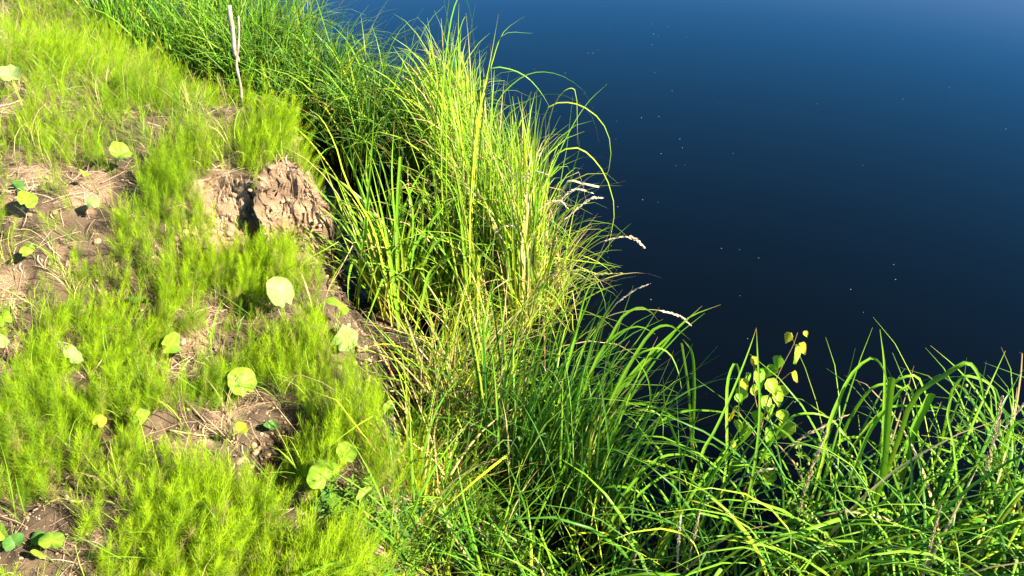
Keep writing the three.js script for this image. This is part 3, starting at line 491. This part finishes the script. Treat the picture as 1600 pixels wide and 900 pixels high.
for (const { px, py, w, h, pal, P, foot, label } of LEAVES) {
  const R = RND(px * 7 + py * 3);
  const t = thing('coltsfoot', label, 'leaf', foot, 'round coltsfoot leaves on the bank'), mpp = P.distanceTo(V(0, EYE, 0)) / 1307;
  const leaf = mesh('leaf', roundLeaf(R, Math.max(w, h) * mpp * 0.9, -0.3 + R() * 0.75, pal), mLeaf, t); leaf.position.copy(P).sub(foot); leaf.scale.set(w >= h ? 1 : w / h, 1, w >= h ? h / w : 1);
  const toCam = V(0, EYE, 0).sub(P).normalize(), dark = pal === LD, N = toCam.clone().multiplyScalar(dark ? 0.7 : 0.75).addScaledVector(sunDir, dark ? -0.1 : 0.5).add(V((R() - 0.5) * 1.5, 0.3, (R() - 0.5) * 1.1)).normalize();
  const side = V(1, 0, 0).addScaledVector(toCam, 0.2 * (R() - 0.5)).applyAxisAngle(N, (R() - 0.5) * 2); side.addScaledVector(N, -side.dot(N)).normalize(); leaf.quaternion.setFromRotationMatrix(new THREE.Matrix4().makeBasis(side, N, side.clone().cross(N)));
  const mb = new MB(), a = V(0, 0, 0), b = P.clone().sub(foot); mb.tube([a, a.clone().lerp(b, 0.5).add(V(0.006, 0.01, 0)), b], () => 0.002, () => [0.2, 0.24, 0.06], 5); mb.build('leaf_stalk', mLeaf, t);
}

// ---------------------------------------------------------------- forked stick
{
  const R = RND(31), foot = onGround(378, 172), t = thing('wooden_stick', 'bare grey forked stick stuck upright in the bank edge', 'stick', foot);
  const at = (px, py) => { const d = ray(px, py), k = foot.z / d.z; return V(0, EYE, 0).addScaledVector(d, k).sub(foot); };
  const bark = (t2) => { const v = 0.6 + 0.25 * Math.sin(t2 * 37) * Math.sin(t2 * 91 + 1); return [0.36 * v + 0.03, 0.3 * v + 0.03, 0.23 * v + 0.02]; };
  const wob = (list, r) => new THREE.CatmullRomCurve3(list.map((p) => p.add(V((R() - 0.5) * 0.006, 0, (R() - 0.5) * 0.02)))).getPoints(r);
  const m1 = new MB(); m1.tube(wob([V(0, -0.08, 0), at(377, 160), at(375, 130), at(371, 100), at(372, 70), at(374, 45), at(372, 25)], 24), (s) => 0.0075 - 0.003 * s + 0.0012 * Math.sin(s * 31), bark, 8); m1.build('stem', mWood, t);
  const m2 = new MB(); m2.tube(wob([at(371, 96), at(367, 80), at(363, 50), at(360, 28), at(358, 8)], 18), (s) => 0.0085 + 0.0025 * Math.sin(s * 3) + 0.001 * Math.sin(s * 40), (s) => bark(s).map((v) => v * 1.15), 8); m2.build('side_branch', mWood, t);
}

// ---------------------------------------------------------------- seed heads on bent stalks
function seedHead(label, z0, stalk, head, r, pal, seed) {
  const R = RND(seed), d0 = ray(...stalk[0]), k0 = z0 / d0.z, yaw = (R() - 0.5) * 0.4, n = V(Math.sin(yaw), 0, Math.cos(yaw)), o0 = V(0, EYE, 0), P0 = o0.clone().addScaledVector(d0, k0);
  const at = ([x, y]) => { const d = ray(x, y); return o0.clone().addScaledVector(d, P0.clone().sub(o0).dot(n) / d.dot(n)); };
  const S = stalk.map(at), Hh = head.map(at), hb = Math.max(-0.05, H(S[0].x, S[0].z)), foot = V(S[0].x - 0.03, hb, S[0].z), t = thing('seed_head_grass', label, 'seed head', foot, 'grass seed heads over the sedge');
  const pts = [foot.clone(), ...(S[0].y > hb + 0.05 ? S : S.slice(1)), Hh[0]].map((p) => p.clone().sub(foot)), m = new MB();
  m.tube(new THREE.CatmullRomCurve3(pts, false, 'centripetal').getPoints(22), (s) => 0.0022 - 0.0009 * s, (s) => mixc([0.1, 0.18, 0.02], [0.3, 0.28, 0.1], s), 5); m.build('stalk', mBlade, t);
  const curve = new THREE.CatmullRomCurve3(Hh.map((p) => p.clone().sub(foot)), false, 'centripetal'), L = curve.getLength(), h = new MB(), cnt = Math.round(L / 0.0024);
  h.tube(curve.getPoints(14), (s) => 0.0016 * (1 - 0.5 * s), () => pal, 4);
  for (let k = 0; k < cnt; k++) {
    const s = R(), P = curve.getPoint(s), T = curve.getTangent(s), a = R() * 6.283, side = V(R() - 0.5, R() - 0.5, R() - 0.5).cross(T).normalize(), l = 0.011 + R() * 0.012, e = P.clone().addScaledVector(T, l * 0.85).addScaledVector(side, r * 0.75 * (0.35 + 0.65 * R()) * Math.sin(Math.PI * clamp(s * 0.85 + 0.12))), mdl = P.clone().lerp(e, 0.5).addScaledVector(side, r * 0.2), b = 0.75 + R() * 0.5;
    h.ribbon([P, mdl, e], () => V(Math.cos(a), Math.sin(a), 0.3), (q) => 0.0034 * Math.sin(Math.PI * clamp(q * 0.8 + 0.15)) + 0.0005, () => pal.map((v) => v * b), 0.4);
  }
  h.build('seed_head', mDry, t);
}
const PALE = [0.62, 0.5, 0.32], TAN = [0.42, 0.32, 0.16], GRN = [0.3, 0.34, 0.08];
[
  ['pinkish white seed head nodding out over the dark water, farthest to the right of the yellow stand', -2.9, [[860, 445], [900, 405], [935, 380]], [[945, 376], [980, 370], [993, 374], [1006, 386]], 0.012, PALE],
  ['pale seed head pointing right with its tip over water, above the nodding one', -2.95, [[840, 420], [865, 370], [885, 340]], [[880, 345], [912, 318], [925, 310], [940, 309]], 0.008, PALE],
  ['pale seed head just left of the broken white blade piece', -3.0, [[835, 420], [855, 350], [872, 318]], [[872, 318], [890, 300], [905, 296], [922, 301]], 0.008, PALE],
  ['pale seed head under the broken white blade piece, second of the row', -2.95, [[820, 430], [838, 360], [850, 330]], [[838, 331], [858, 317], [874, 314], [886, 324]], 0.007, PALE],
  ['bowed pale seed head in the upper part of the yellow stand', -3.05, [[800, 430], [806, 340], [812, 290]], [[812, 288], [825, 274], [838, 269], [854, 272]], 0.007, PALE],
  ['short pale seed head deep in the yellow stand at left', -2.95, [[770, 450], [770, 390], [773, 364]], [[773, 364], [788, 354], [800, 353], [812, 360]], 0.006, PALE],
  ['thin greenish seed head lying level over the water', -2.85, [[850, 470], [872, 430], [888, 424]], [[888, 424], [910, 422], [935, 428], [968, 427]], 0.006, GRN],
  ['thin greenish seed head slanting up to meet the level one', -2.8, [[850, 500], [880, 455], [893, 445]], [[893, 448], [912, 437], [930, 429], [945, 426]], 0.005, GRN],
  ['slender pinkish seed head pointing up right from the dark clump', -2.3, [[920, 560], [940, 505], [960, 478]], [[962, 475], [980, 461], [992, 453], [1009, 446]], 0.006, PALE],
  ['beaded pale seed head hanging at the end of a thin arching stalk', -2.3, [[905, 560], [940, 500], [985, 485], [1020, 484]], [[1030, 485], [1050, 490], [1065, 496], [1077, 506]], 0.007, PALE],
  ['long tan seed head slanting up right below the birch sapling', -1.75, [[1090, 800], [1120, 770], [1145, 752]], [[1140, 756], [1170, 742], [1190, 735], [1208, 732]], 0.008, PALE],
  ['long tan seed head crossing the sedge right of the birch sapling', -1.75, [[1190, 730], [1210, 715], [1235, 695]], [[1235, 697], [1260, 680], [1290, 664], [1321, 650]], 0.009, TAN],
  ['upright reddish tan seed head in the middle of the foreground sedge', -1.6, [[1225, 880], [1238, 840], [1247, 810]], [[1245, 815], [1258, 765], [1275, 715], [1291, 674]], 0.009, [0.5, 0.34, 0.17]],
  ['upright pale seed head, left of two at the bottom centre edge', -1.5, [[1052, 940], [1056, 910], [1059, 890]], [[1058, 898], [1059, 862], [1061, 835], [1063, 808]], 0.008, PALE],
  ['upright straw seed head, right of two at the bottom centre edge', -1.5, [[1062, 930], [1070, 900], [1077, 870]], [[1076, 876], [1083, 845], [1088, 825], [1093, 800]], 0.008, TAN],
  ['leaning straw seed head near the bottom edge at right', -1.4, [[1430, 930], [1440, 900], [1448, 870]], [[1446, 880], [1455, 850], [1462, 822], [1469, 793]], 0.008, TAN],
  ['thick fluffy tan seed head at the far right', -1.65, [[1520, 800], [1535, 750], [1540, 735]], [[1538, 740], [1550, 700], [1558, 665], [1566, 622]], 0.016, TAN],
  ['pale seed head slanting up to the right edge', -1.7, [[1545, 740], [1560, 700], [1570, 670]], [[1568, 674], [1580, 655], [1590, 643], [1600, 631]], 0.007, PALE],
  ['short tan seed head leaning at the bottom edge left of the upright pair', -1.5, [[975, 940], [982, 905], [985, 895]], [[984, 898], [988, 885], [991, 875], [994, 865]], 0.006, TAN],
].forEach((a, k) => seedHead(...a, 700 + k));
{ // broken white blade by the seed heads, dry blades elsewhere
  const t = thing('broken_blade', 'broken white grass blade sticking out level over the water', 'grass blade', onY(860, 440, 0)), R = RND(8);
  traced(t, R, -3.0, [[855, 440], [870, 350], [888, 283], [912, 287], [936, 292]], { pal: [[0.1, 0.2, 0.01], [0.12, 0.22, 0.01], [0.62, 0.54, 0.32]], w: 0.007, blunt: true, yaw: 0, twist: 0.4 });
}

// ---------------------------------------------------------------- birch sapling
{
  const R = RND(66), z0 = -1.95, foot = onY(1150, 860, 0); foot.z = z0;
  const d0 = ray(1165, 760), P0 = V(0, EYE, 0).addScaledVector(d0, z0 / d0.z); foot.set(P0.x - 0.03, Math.max(H(P0.x, z0), -0.05), z0);
  const t = thing('birch_sapling', 'young birch sapling with sunlit leaves rising from the sedge by the water', 'sapling', foot);
  const at = (px, py, dz = 0) => { const d = ray(px, py), k = (z0 + dz) / d.z; return V(0, EYE, 0).addScaledVector(d, k).sub(foot); };
  const bark = () => [0.24, 0.12, 0.06];
  const m1 = new MB(); m1.tube(new THREE.CatmullRomCurve3([V(0, -0.05, 0), at(1165, 760), at(1182, 700), at(1202, 618), at(1222, 572), at(1238, 542), at(1246, 520)]).getPoints(24), (s) => 0.0036 * (1 - 0.75 * s), bark, 6); m1.build('stem', mWood, t);
  for (const tw of [[[1202, 618], [1218, 597], [1235, 582]], [[1190, 665], [1178, 610], [1178, 560]], [[1186, 690], [1165, 660], [1152, 640]], [[1182, 700], [1215, 670], [1240, 655]]]) { const m = new MB(); m.tube(new THREE.CatmullRomCurve3(tw.map(([x, y]) => at(x, y))).getPoints(8), (s) => 0.002 * (1 - 0.6 * s), bark, 5); m.build('twig', mWood, t); }
  const shape = (len, wid, pal) => { const rows = 8, pos = [], col = [], idx = []; for (let r = 0; r <= rows; r++) { const s = r / rows, w = wid * 0.5 * Math.sin(Math.PI * clamp(s ** 0.62 * 0.98 + 0.02)) * (1 + (r % 2 ? 0.06 : -0.04)); for (const q of [-1, -0.5, 0, 0.5, 1]) { pos.push(q * w, 0.18 * wid * q * q - 0.1 * len * s * s, -s * len); const b = q === 0 ? 1.2 : 0.95; col.push(pal[0] * b, pal[1] * b, pal[2] * b); } if (r) for (let q = 0; q < 4; q++) { const a = (r - 1) * 5 + q, c = r * 5 + q; idx.push(a, a + 1, c, a + 1, c + 1, c); } } const g = new THREE.BufferGeometry(); g.setAttribute('position', new THREE.Float32BufferAttribute(pos, 3)); g.setAttribute('color', new THREE.Float32BufferAttribute(col, 3)); g.setIndex(idx); g.computeVertexNormals(); return g; };
  const yel = [0.4, 0.36, 0.01], grn = [0.17, 0.34, 0.01], lit = [0.28, 0.42, 0.02];
  for (const [px, py, s, pal, rx, ry, rz] of [[1256, 517, 12, yel, 0.4, 1.2, 0], [1237, 520, 20, yel, 1.0, 2.6, 0.4], [1248, 536, 24, yel, 1.3, 3.4, -0.3], [1244, 538, 32, lit, 1.5, 3.2, 0.5], [1220, 555, 26, grn, 0.7, 1.2, 0.3], [1212, 570, 24, grn, 0.9, 2.4, 0.2], [1236, 582, 24, yel, 1.4, 3.0, -0.4], [1198, 592, 32, lit, 0.4, 0.5, 0.3], [1180, 575, 38, grn, 0.7, 1.0, 0.2], [1166, 582, 30, grn, 0.8, 2.2, 0.1], [1175, 556, 22, yel, 1.0, 0.4, 0.6], [1212, 610, 28, lit, 0.35, 0.2, -0.35], [1226, 602, 26, lit, 1.2, 2.8, -0.6], [1165, 606, 30, lit, 0.9, 1.6, 0.3], [1188, 620, 38, grn, 0.5, 2.8, 0.1], [1204, 632, 34, lit, 0.8, 0.1, 0.2], [1148, 634, 34, yel, 1.3, 3.0, 0.5], [1170, 660, 36, grn, 0.6, 1.5, 0], [1236, 656, 38, lit, 1.0, 3.3, -0.2], [1215, 668, 36, grn, 0.5, 2.0, 0.3], [1192, 700, 36, grn, 0.6, 0.8, 0], [1160, 720, 36, grn, 0.8, 3.4, 0.2], [1140, 690, 28, lit, 1.0, 2.2, 0.4], [1205, 735, 32, lit, 0.9, 1.1, 0.2], [1176, 600, 26, lit, 0.7, 0, 0], [1158, 592, 22, yel, 0.8, 0, 0], [1185, 640, 30, grn, 0.6, 0, 0], [1222, 640, 26, lit, 0.9, 0, 0], [1156, 655, 26, lit, 0.7, 0, 0], [1200, 575, 22, grn, 0.8, 0, 0], [1150, 615, 20, grn, 0.8, 0, 0]]) {
    const P = at(px, py, (R() - 0.5) * 0.08), mpp = 2.4 / 1307, L = s * mpp * 1.05, l = mesh('leaf', shape(L, L * 0.82, pal), mLeaf, t); l.position.copy(P); const face = rx < 0.42, toCam = V(0, EYE, 0).sub(P).sub(foot).normalize(), N = toCam.clone().multiplyScalar(face ? 1 : 0.4 + 0.5 * R()).addScaledVector(sunDir, face ? 1 : 0.5 * R()).add(V((R() - 0.5) * (face ? 0.05 : 1.5), (R() - 0.5) * (face ? 0.05 : 0.8), 0)).normalize(), tip = V((R() - 0.5) * 1.2, -1, 0.2); tip.addScaledVector(N, -tip.dot(N)).normalize(); l.quaternion.setFromRotationMatrix(new THREE.Matrix4().makeBasis(N.clone().cross(tip.clone().negate()), N, tip.clone().negate()));
  }
}

// ---------------------------------------------------------------- bedstraw sprigs in the right foreground and low leafy herbs at bottom centre
function sprigGeo(seed, h, leafL, leafW, whorls, nl, berries) {
  const R = RND(seed), mb = new MB(), pts = []; let a0 = R() * 6; for (let k = 0; k <= 6; k++) { const t = k / 6; pts.push(V(0.25 * h * t * t * Math.cos(a0), h * t * (1 - 0.15 * t), 0.25 * h * t * t * Math.sin(a0))); }
  mb.tube(pts, (t) => 0.0015 * (1 - 0.6 * t), () => [0.1, 0.2, 0.02], 4); const curve = new THREE.CatmullRomCurve3(pts);
  for (let w = 0; w < whorls; w++) { const t = 0.15 + 0.85 * w / whorls, P = curve.getPoint(t); a0 = R() * 6; for (let k = 0; k < nl; k++) { const a = a0 + k / nl * 6.283, d = V(Math.cos(a), 0.25 + 0.3 * R(), Math.sin(a)).normalize(), l = leafL * (1 - 0.4 * t) * (0.8 + 0.4 * R()), b = 0.8 + 0.4 * R(); mb.ribbon([P, P.clone().addScaledVector(d, l * 0.5), P.clone().addScaledVector(d, l).add(V(0, -0.15 * l, 0))], () => V(-Math.sin(a), 0, Math.cos(a)), (s) => leafW * Math.sin(Math.PI * clamp(s * 0.85 + 0.12)) + 0.0008, () => [0.1 * b, 0.2 * b, 0.01 * b], 0.1); } }
  if (berries) for (let k = 0; k < berries; k++) { const P = curve.getPoint(0.55 + 0.45 * R()).add(V((R() - 0.5) * 0.05, (R() - 0.3) * 0.04, (R() - 0.5) * 0.05)); mb.tube([P, P.clone().add(V(0, 0.004, 0)), P.clone().add(V(0, 0.008, 0))], (s) => 0.004 * Math.sin(Math.PI * clamp(0.2 + 0.6 * s)), () => [0.3, 0.36, 0.06], 5); }
  return mb.geo();
}
{
  const R = RND(23);
  const herbs = tag(thing('leafy_herbs', 'low leafy green herbs in the shade along the bottom edge', 'herbs'), null, null, null, 'stuff');
  const herb = [0, 1, 2].map((k) => sprigGeo(300 + k, 0.12, 0.024, 0.005, 6, 4, 0));
  const where = []; for (let k = 0; k < 260; k++) { const px = mix(520, 1000, R()), py = mix(770, 960, R()); if (sd(L_EDGE, onGround(px, py).x, onGround(px, py).z) < -0.5) continue; where.push(onGround(px, py)); }
  herb.forEach((g, v) => { const mine = where.filter((_, k) => k % 3 === v), im = new THREE.InstancedMesh(g, mBlade, mine.length); mine.forEach((p, k) => { Q.setFromAxisAngle(V(R() - 0.5, 2 * R(), R() - 0.5).normalize(), R() * 6.2); const s = 0.7 + R() * 0.7; im.setMatrixAt(k, M4.compose(p, Q.setFromAxisAngle(UPV, R() * 6.28), V(s, s, s))); }); im.name = 'sprig'; im.castShadow = im.receiveShadow = true; im.userData.kind = 'stuff'; herbs.add(im); });
  const proto = sprigGeo(350, 0.62, 0.022, 0.004, 12, 6, 14);
  [[1480, 760, -1.65, 'bedstraw sprig with tiny round fruits above the sedge at right'], [1435, 800, -1.6, 'bedstraw sprig left of the fruiting one among broad blades'], [1545, 790, -1.7, 'bedstraw sprig near the thick fluffy seed head'], [1390, 780, -1.6, 'bedstraw sprig between two thick cut blades in the right stand'], [1270, 860, -1.5, 'bedstraw sprig low in the sedge under the reddish seed head']].forEach(([px, py, z0, label]) => {
    const d = ray(px, py), P = V(0, EYE, 0).addScaledVector(d, z0 / d.z); const hb = Math.max(H(P.x, z0), -0.05); const t = thing('bedstraw', label, 'plant', V(P.x, hb, z0), 'bedstraw sprigs in the right foreground'); const m = mesh('sprig', proto, mBlade, t); m.rotation.y = R() * 6.28; m.scale.setScalar(1.15 + R() * 0.3);
  });
}

// ---------------------------------------------------------------- twigs, pale litter pieces, fluff on the water
for (const [a, b, r, c, label] of [
  [[284, 622], [322, 664], 0.004, [0.4, 0.26, 0.17], 'brown twig lying on bare soil in the middle of the lower bank'], [[268, 678], [360, 690], 0.003, [0.42, 0.33, 0.22], 'long pale twig lying across the bare soil below the brown one'],
  [[160, 290], [215, 265], 0.003, [0.2, 0.12, 0.08], 'thin dark twig on the bare soil strip'], [[160, 768], [192, 748], 0.003, [0.6, 0.5, 0.33], 'pale straw stalk left of the straw patch'], [[228, 738], [262, 748], 0.003, [0.6, 0.5, 0.33], 'pale straw stalk along the top of the straw patch'],
  [[0, 172], [34, 162], 0.003, [0.6, 0.5, 0.33], 'pale stalk on the bare spot at the upper left edge'], [[250, 578], [285, 588], 0.003, [0.26, 0.15, 0.09], 'dark twig below the round yellow green leaf'],
]) { const A = onGround(...a), B = onGround(...b), t = thing('twig', label, 'twig', A, 'twigs lying on the bank'), m = new MB(), q = B.clone().sub(A); m.tube([V(0, 0.012, 0), q.clone().multiplyScalar(0.5).add(V(0, 0.012 + (H((A.x + B.x) / 2, (A.z + B.z) / 2) - (A.y + B.y) / 2), 0.008)), q.clone().add(V(0, 0.014, 0))], (s) => r * (1 - 0.4 * s), () => c, 6); m.build('stem', mWood, t); }
{ // dead leaf pieces round the pale litter spot
  const R = RND(404), g = roundLeaf(RND(5), 0.035, 0.3, [[0.4, 0.32, 0.23], [0.3, 0.23, 0.16]]), list = [];
  for (const [px, py, rx, ry, n] of [[400, 735, 40, 50, 90], [385, 870, 20, 30, 30], [320, 655, 40, 20, 14], [80, 760, 60, 40, 40], [230, 560, 120, 120, 14]]) for (let k = 0; k < n; k++) list.push(onGround(px + (R() * 2 - 1) * rx, py + (R() * 2 - 1) * ry));
  const im = new THREE.InstancedMesh(g, mDry, list.length); list.forEach((p, k) => { const s = 0.2 + R() * 0.7; Q.setFromEuler(new THREE.Euler((R() - 0.5) * 1.4, R() * 6, (R() - 0.5) * 1.4)); im.setMatrixAt(k, M4.compose(p.add(V(0, 0.006, 0)), Q, V(s, s, s * (0.25 + 0.35 * R())))); const b = 0.3 + R() * 0.75; im.setColorAt(k, COL.setRGB(b, b * (0.8 + 0.15 * R()), b * 0.8)); });
  im.name = 'dead_leaf_litter'; im.castShadow = im.receiveShadow = true; scene.add(im); tag(im, 'pale shrivelled leaf litter on the bare soil', 'leaf litter', null, 'stuff');
}
{
  const R = RND(808), m = new THREE.MeshStandardMaterial({ color: new THREE.Color(0.09, 0.1, 0.1), roughness: 0.9 }), g = new THREE.IcosahedronGeometry(1, 1);
  const spots = [[919, 83], [926, 83], [1072, 58], [1050, 142], [1125, 162], [962, 217], [1066, 231], [1004, 312], [1127, 388], [1017, 468], [1156, 462], [1349, 488], [1168, 529], [1242, 628], [950, 402], [948, 439], [1021, 54], [1029, 56], [940, 25], [948, 9], [913, 20], [1020, 70], [1018, 70], [1043, 42], [883, 114], [986, 25], [835, 108], [1070, 258], [1056, 259], [1002, 184], [1029, 182], [1062, 217], [965, 323], [1016, 443], [955, 384]];
  for (let k = 0; k < 34; k++) spots.push([mix(880, 1595, R()), mix(4, 520, R() ** 1.6)]);
  for (const [px, py] of spots) { const p = onY(px, py, 0.001), f = mesh('floating_fluff', g, m, scene); f.position.copy(p); const s = 0.0014 + R() * 0.0018; f.scale.set(s * 1.3, s * 0.6, s); f.rotation.y = R() * 6; tag(f, 'tiny white speck of fluff floating on the dark water', 'fluff', 'white specks floating on the water'); }
}

renderer.render(scene, camera);
